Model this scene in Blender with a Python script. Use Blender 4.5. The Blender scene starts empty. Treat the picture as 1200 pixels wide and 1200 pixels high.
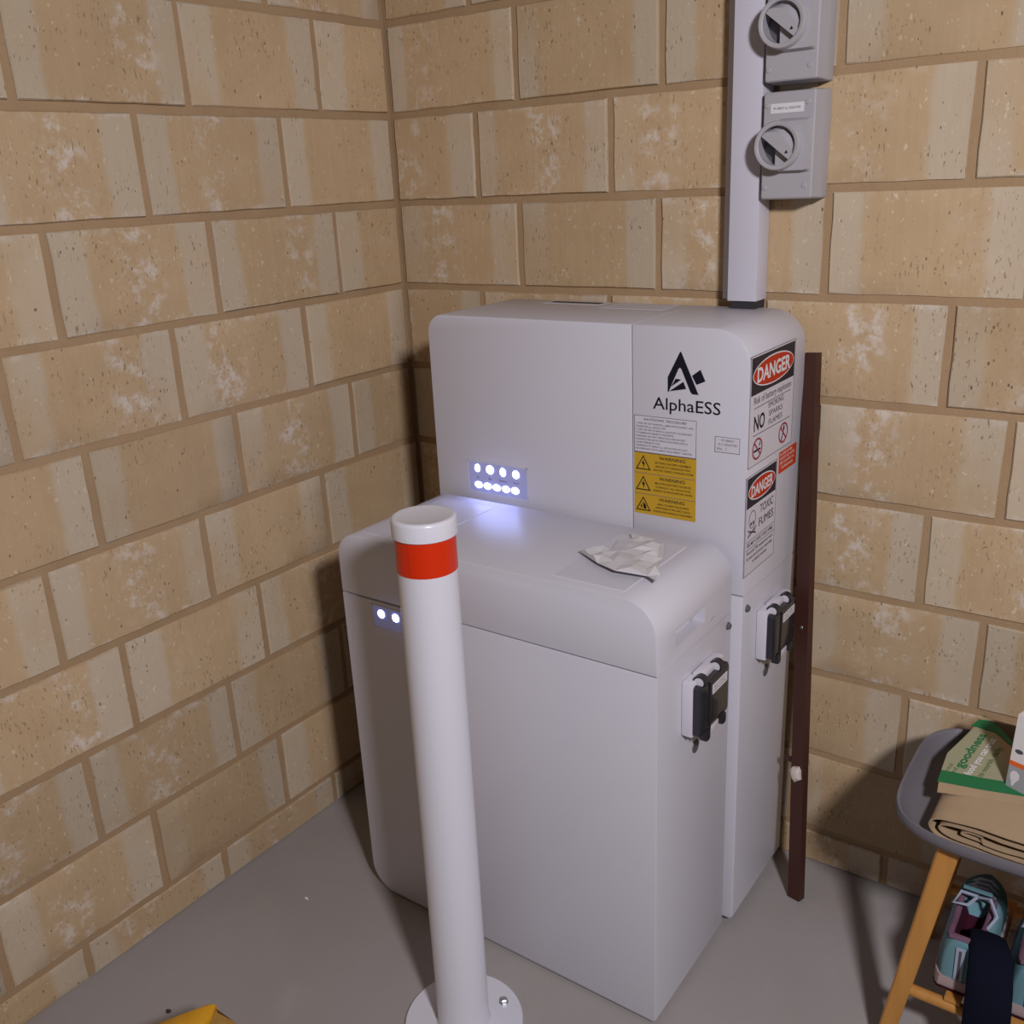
import bpy, bmesh, math, random
from mathutils import Vector, Matrix, geometry
random.seed(7)
SC = bpy.context.scene
COL = SC.collection

# ------------------------------------------------------------------ camera
cam_d = bpy.data.cameras.new('camera'); cam = bpy.data.objects.new('camera', cam_d); COL.objects.link(cam)
SC.camera = cam
right = Vector((0.813544, 0.57964206, -0.04648918)); down = Vector((0.15332104, -0.29093265, -0.94437855)); fwd = Vector((-0.56092675, 0.76116574, -0.32555783))
m = Matrix.Identity(4)
for i in range(3):
    m[i][0] = right[i]; m[i][1] = -down[i]; m[i][2] = -fwd[i]
m[0][3], m[1][3], m[2][3] = 1.50609841, -1.6741115, 1.3619436
cam.matrix_world = m
cam_d.sensor_width = 36; cam_d.lens = 1129.91 / 1200 * 36; cam_d.clip_start = 0.02
# ------------------------------------------------------------------ light and exposure
W = bpy.data.worlds.new('world'); SC.world = W; W.use_nodes = True
W.node_tree.nodes['Background'].inputs[0].default_value = (1.0, 0.93, 0.90, 1)
W.node_tree.nodes['Background'].inputs[1].default_value = 0.032
ld = bpy.data.lights.new('ceiling_lamp', 'AREA'); ld.shape = 'DISK'; ld.size = 0.20; ld.energy = 40; ld.color = (0.985, 0.95, 1.0)
lamp = bpy.data.objects.new('ceiling_lamp', ld); COL.objects.link(lamp)
lamp.location = (2.22, -1.76, 1.93)
lamp.rotation_euler = (Vector((0.55, -0.3, 0.5)) - Vector(lamp.location)).to_track_quat('-Z', 'Y').to_euler()
SC.view_settings.view_transform = 'Standard'; SC.view_settings.look = 'None'
SC.view_settings.exposure = 0.0; SC.view_settings.gamma = 1.0; SC.view_settings.use_curve_mapping = False

# ------------------------------------------------------------------ material helpers
def new_mat(name, col=(.8, .8, .8), rough=.5, metal=0., spec=.5, emit=None, es=0., alpha=None, trans=None):
    mt = bpy.data.materials.new(name); mt.use_nodes = True
    b = mt.node_tree.nodes['Principled BSDF']
    b.inputs['Base Color'].default_value = (*col, 1); b.inputs['Roughness'].default_value = rough
    b.inputs['Metallic'].default_value = metal; b.inputs['Specular IOR Level'].default_value = spec
    if emit: b.inputs['Emission Color'].default_value = (*emit, 1); b.inputs['Emission Strength'].default_value = es
    if trans: b.inputs['Transmission Weight'].default_value = trans
    if alpha: b.inputs['Alpha'].default_value = alpha
    return mt
class NT:
    def __init__(s, mt): s.t = mt.node_tree; s.b = s.t.nodes['Principled BSDF']
    def n(s, typ, **kw):
        nd = s.t.nodes.new(typ)
        for k, v in kw.items(): setattr(nd, k, v)
        return nd
    def put(s, sock, v):
        if isinstance(v, bpy.types.NodeSocket): s.t.links.new(v, sock)
        elif v is not None: sock.default_value = v
    def math(s, op, a, b=None, c=None):
        nd = s.n('ShaderNodeMath', operation=op)
        for i, v in enumerate((a, b, c)):
            if v is not None: s.put(nd.inputs[i], v)
        return nd.outputs[0]
    def noise(s, vec, scale, detail=3., rough=.55, dist=0.):
        nd = s.n('ShaderNodeTexNoise'); s.put(nd.inputs['Vector'], vec)
        nd.inputs['Scale'].default_value = scale; nd.inputs['Detail'].default_value = detail
        nd.inputs['Roughness'].default_value = rough; nd.inputs['Distortion'].default_value = dist
        return nd.outputs['Fac']
    def scale(s, vec, sc):
        nd = s.n('ShaderNodeVectorMath', operation='MULTIPLY'); s.put(nd.inputs[0], vec); nd.inputs[1].default_value = sc
        return nd.outputs[0]
    def add(s, a, b):
        nd = s.n('ShaderNodeVectorMath', operation='ADD'); s.put(nd.inputs[0], a); s.put(nd.inputs[1], b); return nd.outputs[0]
    def ramp(s, v, a, b, lo=0., hi=1.):
        nd = s.n('ShaderNodeMapRange', interpolation_type='SMOOTHSTEP'); s.put(nd.inputs[0], v)
        s.put(nd.inputs[1], a); s.put(nd.inputs[2], b); nd.inputs[3].default_value = lo; nd.inputs[4].default_value = hi
        return nd.outputs[0]
    def mix(s, f, a, b):
        nd = s.n('ShaderNodeMix', data_type='RGBA'); s.put(nd.inputs['Factor'], f)
        for k, v in ((6, a), (7, b)):
            if isinstance(v, tuple): v = (*v, 1)
            s.put(nd.inputs[k], v)
        return nd.outputs[2]
    def bump(s, h, strength=.3, dist=.002):
        nd = s.n('ShaderNodeBump'); s.put(nd.inputs['Height'], h); nd.inputs['Strength'].default_value = strength; nd.inputs['Distance'].default_value = dist
        s.t.links.new(nd.outputs[0], s.b.inputs['Normal'])
    def col(s, c): s.t.links.new(c, s.b.inputs['Base Color'])

def brick_material():
    mt = new_mat('brick', rough=.9, spec=.2); k = NT(mt)
    uv = k.n('ShaderNodeUVMap').outputs[0]; sx = k.n('ShaderNodeSeparateXYZ'); k.put(sx.inputs[0], uv); U = sx.outputs[0]
    oi = k.n('ShaderNodeObjectInfo'); rnd = oi.outputs['Random']
    pos = k.n('ShaderNodeTexCoord').outputs['Object']
    off = k.n('ShaderNodeCombineXYZ'); k.put(off.inputs[0], k.math('MULTIPLY', rnd, 37.)); k.put(off.inputs[1], k.math('MULTIPLY', rnd, 11.)); k.put(off.inputs[2], k.math('MULTIPLY', rnd, 23.))
    P = k.add(pos, off.outputs[0])
    # body
    big = k.noise(P, 9, 4, .6); streak = k.noise(k.scale(P, (90, 1, 7)), 1, 3, .6)
    c = k.mix(big, (.43, .297, .165), (.57, .413, .25))
    c = k.mix(k.math('MULTIPLY', k.ramp(streak, .45, .75), .16), c, (.60, .48, .32))
    # pale end bands
    wob = k.noise(k.scale(P, (6, 1, 14)), 1, 2)
    d = k.math('MINIMUM', U, k.math('SUBTRACT', 1., U))
    d = k.math('ADD', d, k.math('MULTIPLY', k.math('SUBTRACT', wob, .5), .07))
    w = k.math('ADD', .12, k.math('MULTIPLY', k.noise(k.scale(P, (.3, .3, .01)), 3., 0), .14))
    band = k.math('SUBTRACT', 1., k.ramp(k.math('SUBTRACT', d, w), -.03, .03))
    band = k.math('MULTIPLY', band, k.ramp(k.noise(k.scale(P, (.6, .6, .6)), 6, 4), .30, .52, .25, .92))
    c = k.mix(k.math('MULTIPLY', band, .80), c, (.535, .455, .345))
    # efflorescence blotches
    cu = k.math('ABSOLUTE', k.math('SUBTRACT', U, k.math('ADD', .25, k.math('MULTIPLY', k.math('FRACT', k.math('MULTIPLY', rnd, 7.3)), .5))))
    effc = k.ramp(cu, .05, .20, 1., 0.)
    edge = k.ramp(k.math('MINIMUM', sx.outputs[1], k.math('SUBTRACT', 1., sx.outputs[1])), .0, .10, .8, 0.)
    effc = k.math('MAXIMUM', effc, edge)
    eff = k.math('MULTIPLY', k.ramp(k.noise(P, 30, 6, .72), .47, .66), effc)
    eff = k.math('MULTIPLY', eff, k.ramp(k.math('FRACT', k.math('MULTIPLY', rnd, 13.7)), .25, .55))
    c = k.mix(k.math('MULTIPLY', eff, .85), c, (.66, .59, .51))
    spk = k.ramp(k.noise(k.scale(P, (1, 1, .7)), 120, 2), .66, .72)
    c = k.mix(k.math('MULTIPLY', spk, .55), c, (.70, .60, .44))
    # pits
    vo = k.n('ShaderNodeTexVoronoi'); k.put(vo.inputs['Vector'], k.scale(P, (1.5, 1, .75))); vo.inputs['Scale'].default_value = 55; vo.inputs['Randomness'].default_value = 1
    pit = k.ramp(k.math('ADD', vo.outputs['Distance'], k.math('MULTIPLY', k.noise(P, 26, 2), .5)), .245, .33, 1., 0.)
    c = k.mix(k.math('MULTIPLY', pit, .8), c, (.13, .085, .045))
    fine = k.ramp(k.noise(k.scale(P, (260, 260, 75)), 1, 2, .6),   .635, .70)
    fine = k.math('MULTIPLY', fine, k.ramp(k.noise(P, 12, 3), .42, .6))
    c = k.mix(k.math('MULTIPLY', fine, .75), c, (.20, .13, .07))
    glit = k.math('MULTIPLY', k.ramp(k.noise(k.scale(P, (230, 230, 90)), 1, 2, .6), .68, .73), k.ramp(k.noise(P, 15, 3), .45, .6))
    c = k.mix(k.math('MULTIPLY', glit, .7), c, (.78, .68, .52))
    pit = k.math('MAXIMUM', pit, k.math('MULTIPLY', fine, .7))
    tone = k.math('ADD', .90, k.math('MULTIPLY', rnd, .20))
    hs = k.n('ShaderNodeHueSaturation'); k.put(hs.inputs['Color'], c); k.put(hs.inputs['Value'], tone); k.put(hs.inputs['Saturation'], 1.0)
    k.col(hs.outputs[0])
    h = k.math('ADD', k.math('MULTIPLY', k.noise(P, 150, 3), .3), k.math('ADD', k.math('MULTIPLY', streak, .7), k.math('MULTIPLY', pit, -1.4)))
    k.bump(h, .55, .0018)
    return mt
def mortar_material():
    mt = new_mat('mortar', rough=.95, spec=.1); k = NT(mt); pos = k.n('ShaderNodeTexCoord').outputs['Object']
    c = k.mix(k.noise(pos, 14, 4), (.33, .215, .12), (.43, .30, .175)); c = k.mix(k.math('MULTIPLY', k.ramp(k.noise(pos, 260, 2), .6, .75), .4), c, (.20, .13, .07))
    k.col(c); k.bump(k.noise(pos, 180, 3), .5, .0015); return mt
def concrete_material():
    mt = new_mat('concrete', rough=.62, spec=.35); k = NT(mt); pos = k.n('ShaderNodeTexCoord').outputs['Object']
    c = k.mix(k.noise(pos, 2.2, 6, .62, .6), (.275, .248, .240), (.41, .38, .37))
    c = k.mix(k.math('MULTIPLY', k.ramp(k.noise(pos, 6, 5, .7, 1.2), .55, .75), .35), c, (.37, .31, .25))
    c = k.mix(k.math('MULTIPLY', k.ramp(k.noise(pos, 3.1, 4, .7), .60, .72), .22), c, (.46, .455, .45))
    c = k.mix(k.math('MULTIPLY', k.ramp(k.noise(pos, 150, 2), .73, .78), .5), c, (.10, .09, .085))
    k.col(c); k.put(k.b.inputs['Roughness'], k.ramp(k.noise(pos, 5, 4), .3, .7, .5, .75)); k.bump(k.noise(pos, 60, 4), .15, .0015); return mt
def powder(name, col, rough):
    mt = new_mat(name, col, rough, spec=.45); k = NT(mt); pos = k.n('ShaderNodeTexCoord').outputs['Object']
    k.bump(k.noise(pos, 900, 1), .04, .0004); return mt
def wood_material(name, a, b, sc=(60, 60, 6), rough=.5):
    mt = new_mat(name, rough=rough, spec=.35); k = NT(mt); pos = k.n('ShaderNodeTexCoord').outputs['Object']
    k.col(k.mix(k.noise(k.scale(pos, sc), 1, 4, .6, .5), a, b)); return mt

M = {}
M['brick'] = brick_material(); M['mortar'] = mortar_material(); M['concrete'] = concrete_material()
M['cab'] = powder('white powder coat', (.58, .57, .628), .42)
M['cab_dark'] = new_mat('dark recess', (.025, .025, .03), .7)
M['cab_grey'] = new_mat('shadow gap grey', (.30, .30, .32), .6)
M['boll'] = powder('white gloss enamel', (.66, .655, .715), .28)
M['red'] = new_mat('red reflective tape', (.62, .028, .003), .3, spec=.3)
M['steel'] = new_mat('zinc steel', (.55, .55, .56), .35, .9)
M['duct'] = new_mat('white pvc duct', (.60, .59, .67), .38)
M['isol'] = new_mat('grey polycarbonate', (.40, .385, .41), .45)
M['isol_dark'] = new_mat('dark grey plastic and dial shade', (.10, .095, .105), .5)  # plastic of locks and grommets; painted shade inside the isolator dials
M['black'] = new_mat('black plastic', (.018, .018, .022), .3)
M['smoke'] = new_mat('smoked clear plastic', (.022, .022, .028), .14, spec=.5)
M['white'] = new_mat('white label', (.60, .575, .635), .45)
M['paper'] = new_mat('white lettering', (.70, .68, .71), .5)
M['ink'] = new_mat('black ink', (.010, .009, .018), .6, spec=.12)
M['grey_ink'] = new_mat('grey ink', (.085, .08, .10), .6, spec=.15)
M['yellow'] = new_mat('warning yellow', (.52, .31, .02), .5, spec=.3)
M['dred'] = new_mat('danger red', (.46, .026, .004), .5, spec=.25)
M['dhead'] = new_mat('danger header black', (.02, .017, .028), .5, spec=.2)
M['pred'] = new_mat('prohibition red', (.30, .02, .05), .5)
M['orange'] = new_mat('orange red sticker', (.55, .05, .006), .5, spec=.25)
M['ledplate'] = new_mat('translucent led window', (.36, .37, .56), .3, emit=(.30, .34, .75), es=.10)
M['led'] = new_mat('blue white led', (.9, .9, 1.), .4, emit=(.37, .43, 1.), es=24.)
M['post'] = wood_material('dark brown painted timber', (.045, .016, .011), (.070, .026, .017), (8, 8, 2), .45)
M['foam'] = new_mat('dried foam', (.62, .54, .48), .9)
M['pinewood'] = wood_material('oiled pine', (.40, .17, .035), (.58, .29, .075), (70, 70, 5), .42)
M['shell'] = new_mat('grey plastic shell', (.155, .145, .165), .55)
M['kraft'] = wood_material('kraft paper', (.37, .26, .155), (.44, .32, .20), (30, 30, 30), .85)
M['green'] = new_mat('green print', (.012, .155, .05), .7)
M['sage'] = new_mat('sage print', (.33, .32, .20), .8)
M['dgreen'] = new_mat('dark green print', (.05, .12, .03), .8)
M['box'] = new_mat('white carton', (.72, .69, .68), .5)
M['boxgrey'] = new_mat('grey carton print', (.33, .34, .36), .5)
M['boxor'] = new_mat('orange carton print', (.75, .13, .02), .5)
M['teal'] = new_mat('teal knit', (.15, .30, .35), .85, spec=.2)
M['teal2'] = new_mat('dark teal knit', (.05, .11, .13), .9, spec=.15)
M['maroon'] = new_mat('maroon lining', (.045, .008, .018), .9, spec=.1)
M['mauve'] = new_mat('mauve trim', (.17, .09, .135), .8, spec=.2)
M['sole'] = new_mat('pale sole foam', (.36, .27, .27), .8)
M['lace'] = new_mat('pale lace', (.34, .38, .48), .85)
M['navy'] = new_mat('navy knit', (.006, .007, .016), .95, spec=.08)
M['yplastic'] = new_mat('yellow plastic', (.72, .36, .015), .5)
M['ybrown'] = wood_material('brown yellow side', (.26, .13, .02), (.42, .24, .05), (60, 60, 30), .8)
M['film'] = new_mat('crumpled white film', (.60, .585, .60), .38)
M['chip'] = new_mat('white chip', (.75, .73, .70), .9)
M['leaf'] = new_mat('dry dark leaf', (.05, .035, .03), .9)

# ------------------------------------------------------------------ object helpers
def mesh(name, verts, faces, mt=None, parent=None, origin=None, smooth=None, mats=None, fm=None):
    """verts in world space; the object sits at `origin` (its parent's root origin by default)"""
    o0 = Vector(origin) if origin is not None else (parent['_o'] if False else ORIG.get(parent.name, Vector()) if parent else Vector())
    me = bpy.data.meshes.new(name); me.from_pydata([Vector(v) - o0 for v in verts], [], faces); me.update()
    bm = bmesh.new(); bm.from_mesh(me); bmesh.ops.recalc_face_normals(bm, faces=bm.faces); bm.to_mesh(me); bm.free()
    for q in (mats or [mt]): me.materials.append(q)
    if fm:
        for i, p in enumerate(me.polygons): p.material_index = fm[i]
    if smooth is not None:
        for p in me.polygons: p.use_smooth = True
        me.set_sharp_from_angle(angle=math.radians(smooth))
    o = bpy.data.objects.new(name, me); COL.objects.link(o)
    if parent: o.parent = parent; ORIG[o.name] = o0
    else: o.location = o0; ORIG[o.name] = o0
    return o
ORIG = {}
def tag(o, label, cat, group=None):
    o['label'] = label; o['category'] = cat
    if group: o['group'] = group
    return o
def thing(name, loc, label, cat, group=None):
    o = bpy.data.objects.new(name, None); COL.objects.link(o); o.location = loc; o.empty_display_size = .05
    ORIG[o.name] = Vector(loc); return tag(o, label, cat, group)
def struct(o): o['kind'] = 'structure'; return o

class G:
    """collects geometry in world space"""
    def __init__(s): s.v = []; s.f = []; s.m = []
    def add(s, v, f, mi=0):
        b = len(s.v); s.v += [Vector(q) for q in v]; s.f += [tuple(b + i for i in q) for q in f]; s.m += [mi] * len(f); return s
    def box(s, x0, x1, y0, y1, z0, z1, bev=0., mi=0):
        if bev <= 0:
            v = [(x, y, z) for x in (x0, x1) for y in (y0, y1) for z in (z0, z1)]
            return s.add(v, [(0, 1, 3, 2), (4, 6, 7, 5), (0, 4, 5, 1), (2, 3, 7, 6), (0, 2, 6, 4), (1, 5, 7, 3)], mi)
        bm = bmesh.new(); bmesh.ops.create_cube(bm, size=1)
        for q in bm.verts: q.co = Vector(((x0 + x1) / 2 + q.co.x * (x1 - x0), (y0 + y1) / 2 + q.co.y * (y1 - y0), (z0 + z1) / 2 + q.co.z * (z1 - z0)))
        bmesh.ops.bevel(bm, geom=bm.edges[:], offset=bev, segments=2, profile=.6, affect='EDGES')
        bm.verts.index_update(); s.add([q.co.copy() for q in bm.verts], [[q.index for q in fc.verts] for fc in bm.faces], mi); bm.free(); return s
    def rings(s, rs, closed=True, cap=(True, True), mi=0):
        n = len(rs[0]); v = [q for r in rs for q in r]; f = []
        for i in range(len(rs) - 1):
            for j in range(n if closed else n - 1): f.append((i * n + j, i * n + (j + 1) % n, (i + 1) * n + (j + 1) % n, (i + 1) * n + j))
        if cap[0]: f.append(tuple(range(n - 1, -1, -1)))
        if cap[1]: f.append(tuple((len(rs) - 1) * n + j for j in range(n)))
        return s.add(v, f, mi)
    def cyl(s, c, ax, prof, n=24, mi=0):
        """lathe: prof = [(radius, distance along ax)]"""
        c = Vector(c); ax = Vector(ax).normalized(); a = ax.orthogonal().normalized(); b = ax.cross(a)
        return s.rings([[c + ax * h + (a * math.cos(2 * math.pi * j / n) + b * math.sin(2 * math.pi * j / n)) * r for j in range(n)] for r, h in prof], mi=mi)
    def tube(s, pts, r, n=8, mi=0, flat=None):
        pts = [Vector(p) for p in pts]; rs = []; up = None
        for i, p in enumerate(pts):
            t = (pts[min(i + 1, len(pts) - 1)] - pts[max(i - 1, 0)]).normalized()
            if up is None: up = t.orthogonal().normalized()
            up = (up - t * up.dot(t)).normalized(); sd = t.cross(up)
            rr = r[i] if isinstance(r, (list, tuple)) else r
            rs.append([p + (up * math.cos(2 * math.pi * j / n) + sd * math.sin(2 * math.pi * j / n)) * rr for j in range(n)])
        return s.rings(rs, mi=mi)
    def out(s, name, mt, parent=None, origin=None, smooth=35, mats=None):
        return mesh(name, s.v, s.f, mt, parent, origin, smooth, mats, s.m if mats else None)

def rrect(x0, x1, z0, z1, r, n=8):
    """profile, counter-clockwise; r = radii (bl, br, tr, tl)"""
    pts = []
    for (cx, cz, a0, rr) in ((x0 + r[0], z0 + r[0], 180, r[0]), (x1 - r[1], z0 + r[1], 270, r[1]), (x1 - r[2], z1 - r[2], 0, r[2]), (x0 + r[3], z1 - r[3], 90, r[3])):
        if rr <= 1e-6: pts.append((cx, cz)); continue
        for i in range(n + 1):
            a = math.radians(a0 + 90 * i / n); pts.append((cx + rr * math.cos(a), cz + rr * math.sin(a)))
    return pts
def inset(pts, d):
    n = len(pts); out = []
    for i in range(n):
        p, c, q = Vector(pts[i - 1]), Vector(pts[i]), Vector(pts[(i + 1) % n])
        a = (c - p).normalized(); b = (q - c).normalized(); na = Vector((-a.y, a.x)); nb = Vector((-b.y, b.x)); nn = (na + nb).normalized()
        out.append(c + nn * d / max(.5, nn.dot(na)))
    return out
def prism_y(pts, y0, y1, bev=.002):
    g = G(); I = inset(pts, bev); I2 = inset(pts, bev * .3)
    mk = lambda P, y: [(p[0], y, p[1]) for p in P]
    return g.rings([mk(I, y0), mk(I2, y0 + bev * .3), mk(pts, y0 + bev), mk(pts, y1 - bev), mk(I2, y1 - bev * .3), mk(I, y1)])

class Face:
    """a plane to print on: origin, u axis, v axis, normal"""
    def __init__(s, o, u, v): s.o = Vector(o); s.u = Vector(u); s.v = Vector(v); s.n = s.u.cross(s.v).normalized()
    def p(s, u, v, d=0.): return s.o + s.u * u + s.v * v + s.n * d
def plate(F, name, u0, u1, v0, v1, d0, d1, mt, parent):
    g = G(); g.add([F.p(u, v, d) for d in (d0, d1) for u, v in ((u0, v0), (u1, v0), (u1, v1), (u0, v1))], [(0, 3, 2, 1), (4, 5, 6, 7), (0, 1, 5, 4), (1, 2, 6, 5), (2, 3, 7, 6), (3, 0, 4, 7)])
    return g.out(name, mt, parent, smooth=None)
def poly(F, name, polys, d, mt, parent, th=.0002):
    g = G()
    for P in polys:
        n = len(P); g.add([F.p(u, v, d) for u, v in P] + [F.p(u, v, d + th) for u, v in P], [tuple(range(n - 1, -1, -1)), tuple(range(n, 2 * n))] + [(i, (i + 1) % n, n + (i + 1) % n, n + i) for i in range(n)])
    return g.out(name, mt, parent, smooth=None)
def line(a, b, w):
    a = Vector(a); b = Vector(b); t = (b - a).normalized(); q = Vector((-t.y, t.x)) * w / 2
    return [tuple(a - q), tuple(b - q), tuple(b + q), tuple(a + q)]
def frame_polys(u0, u1, v0, v1, w):
    return [[(u0, v0), (u1, v0), (u1, v0 + w), (u0, v0 + w)], [(u0, v1 - w), (u1, v1 - w), (u1, v1), (u0, v1)], [(u0, v0), (u0 + w, v0), (u0 + w, v1), (u0, v1)], [(u1 - w, v0), (u1, v0), (u1, v1), (u1 - w, v1)]]
def ell(cu, cv, a, b, n=32): return [(cu + a * math.cos(2 * math.pi * i / n), cv + b * math.sin(2 * math.pi * i / n)) for i in range(n)]
def ring_polys(cu, cv, a, b, w, n=28):
    o = ell(cu, cv, a, b, n); i_ = ell(cu, cv, a - w, b - w, n)
    return [[o[k], o[(k + 1) % n], i_[(k + 1) % n], i_[k]] for k in range(n)]
def lettering(F, name, rows, d, mt, parent, bold=0.):
    """rows = (text, u, v baseline, cap height, fitted width or None, align)"""
    V = []; Fc = []
    for (txt, u, v, h, wd, al) in rows:
        cu = bpy.data.curves.new('t', 'FONT'); cu.body = txt; cu.size = 1; cu.offset = bold; cu.resolution_u = 3
        ob = bpy.data.objects.new('t', cu); COL.objects.link(ob)
        dg = bpy.context.evaluated_depsgraph_get(); me = bpy.data.meshes.new_from_object(ob.evaluated_get(dg))
        xs = [q.co.x for q in me.vertices]
        if not xs: continue
        x0, x1 = min(xs), max(xs); k = h / .70; kx = (wd / (x1 - x0)) if wd else k
        W_ = (x1 - x0) * kx; sh = {'l': 0, 'c': -W_ / 2, 'r': -W_}[al]
        b = len(V); V += [F.p(u + sh + (q.co.x - x0) * kx, v + q.co.y * k, d) for q in me.vertices]
        Fc += [tuple(b + i for i in p.vertices) for p in me.polygons]
        bpy.data.objects.remove(ob); bpy.data.curves.remove(cu); bpy.data.meshes.remove(me)
    me_o = mesh(name, V, Fc, mt, parent)
    return me_o

# ------------------------------------------------------------------ setting: floor and block walls
g = G(); g.add([(-.3, -3.2, 0), (3.4, -3.2, 0), (3.4, .3, 0), (-.3, .3, 0), (-.3, -3.2, -.1), (3.4, -3.2, -.1), (3.4, .3, -.1), (-.3, .3, -.1)], [(0, 1, 2, 3), (7, 6, 5, 4), (0, 4, 5, 1), (1, 5, 6, 2), (2, 6, 7, 3), (3, 7, 4, 0)])
floor = struct(g.out('floor', M['concrete'], smooth=None))
HT = 2.15
REC = .0045
wall_l = struct(G().box(-.13, -REC, -2.35, .12, 0, HT).out('wall_left', M['mortar'], smooth=None))
wall_b = struct(G().box(-REC, 2.75, REC, .13, 0, HT).out('wall_back', M['mortar'], smooth=None))
Z9, PZ, PL, JT = .07497, .17841, .315, .0122
def brick_mesh(x0, x1, z0, z1, u0, u1, seed):
    """local frame: x along the wall, -y out of the wall; origin at the middle"""
    rn = random.Random(seed); nx, nz = 6, 4; cx, cz = (x0 + x1) / 2, (z0 + z1) / 2; hx, hz = (x1 - x0) / 2, (z1 - z0) / 2
    tilt = rn.uniform(-.0006, .0006)
    fr, md, bk = {}, {}, {}; V = []; UV = []
    def push(x, y, z): V.append((x, y, z)); UV.append((u0 + (u1 - u0) * (x + hx) / (2 * hx), (z + hz) / (2 * hz))); return len(V) - 1
    for i in range(nx + 1):
        for j in range(nz + 1):
            x = -hx + 2 * hx * i / nx; z = -hz + 2 * hz * j / nz; e = i in (0, nx) or j in (0, nz)
            if e:
                ix = rn.uniform(.0, .0022) * (1 if i == 0 else -1 if i == nx else 0); iz = rn.uniform(.0, .0018) * (1 if j == 0 else -1 if j == nz else 0)
                fx, fz = x + ix, z + iz
                bx = .0022 * (1 if i == 0 else -1 if i == nx else 0); bz = .0022 * (1 if j == 0 else -1 if j == nz else 0)
                fr[i, j] = push(fx + bx, tilt * i, fz + bz); md[i, j] = push(fx, .0024, fz); bk[i, j] = push(fx, .012, fz)
            else: fr[i, j] = push(x, rn.uniform(-.0006, .0003) + tilt * i, z)
    Fc = [(fr[i, j], fr[i + 1, j], fr[i + 1, j + 1], fr[i, j + 1]) for i in range(nx) for j in range(nz)]
    loop = [(i, 0) for i in range(nx)] + [(nx, j) for j in range(nz)] + [(i, nz) for i in range(nx, 0, -1)] + [(0, j) for j in range(nz, 0, -1)]
    for a, b in zip(loop, loop[1:] + loop[:1]):
        Fc.append((fr[b], fr[a], md[a], md[b])); Fc.append((md[b], md[a], bk[a], bk[b]))
    me = bpy.data.meshes.new('brick'); me.from_pydata(V, [], Fc); me.update()
    ul = me.uv_layers.new(name='UVMap')
    for lp in me.loops: ul.data[lp.index].uv = UV[lp.vertex_index]
    for p in me.polygons: p.use_smooth = True
    me.set_sharp_from_angle(angle=math.radians(40)); me.materials.append(M['brick']); return me
cache = {}
def brick_for(L_, H_, u0, u1, seed):
    key = (round(L_, 3), round(H_, 3), round(u0, 2), round(u1, 2), seed % 6)
    if key not in cache: cache[key] = brick_mesh(0, L_, 0, H_, u0, u1, hash(key) & 0xffff)
    return cache[key]
offL = {1: .202, 2: .315, 3: .197, 4: .308, 5: .198, 6: .308, 7: .201, 8: .309, 9: .204, 10: .067}
offR = {1: .332, 2: .226, 3: .326, 4: .219, 5: .325, 6: .213, 7: .320, 8: .206, 9: .320, 10: .197, 0: .226}
def build_bricks(wall, off, length, left):
    cnt = 0
    for c in range(10, -3, -1):
        zb = 0.0 if c == 10 else Z9 + (9 - c) * PZ + JT / 2
        zt = Z9 + (10 - c) * PZ - JT / 2
        if c == 10: zt = Z9 - JT / 2
        zt = min(zt, HT)
        if zt - zb < .03: continue
        o = off.get(c, off[2] if c % 2 == 0 else off[1])
        edges = [0.0]; x = o
        while x < length: edges.append(x); x += PL
        edges.append(length)
        for i in range(len(edges) - 1):
            a, b = edges[i], edges[i + 1]
            s0 = a + (.007 if i == 0 else JT / 2); s1 = b - JT / 2
            if s1 - s0 < .03: continue
            full = s1 - s0 > .29
            u0, u1 = (0., 1.) if full else ((1 - (s1 - s0) / .304, 1.) if i == 0 else (0., (s1 - s0) / .304))
            if left: u0, u1 = 1 - u1, 1 - u0
            u0 = max(0., u0); u1 = min(1., max(u1, .1))
            me = brick_for(s1 - s0, zt - zb, u0, u1, cnt * 7 + c * 3); cnt += 1
            ob = bpy.data.objects.new('brick', me); COL.objects.link(ob); ob.parent = wall
            pr = random.uniform(-.0012, .0012)
            if left: ob.location = (pr, -(s0 + s1) / 2, (zb + zt) / 2); ob.rotation_euler = (random.uniform(-.003, .003), 0, math.pi / 2)
            else: ob.location = ((s0 + s1) / 2, pr, (zb + zt) / 2); ob.rotation_euler = (0, random.uniform(-.003, .003), 0)
build_bricks(wall_l, offL, 2.33, True)
build_bricks(wall_b, offR, 2.73, False)

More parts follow.
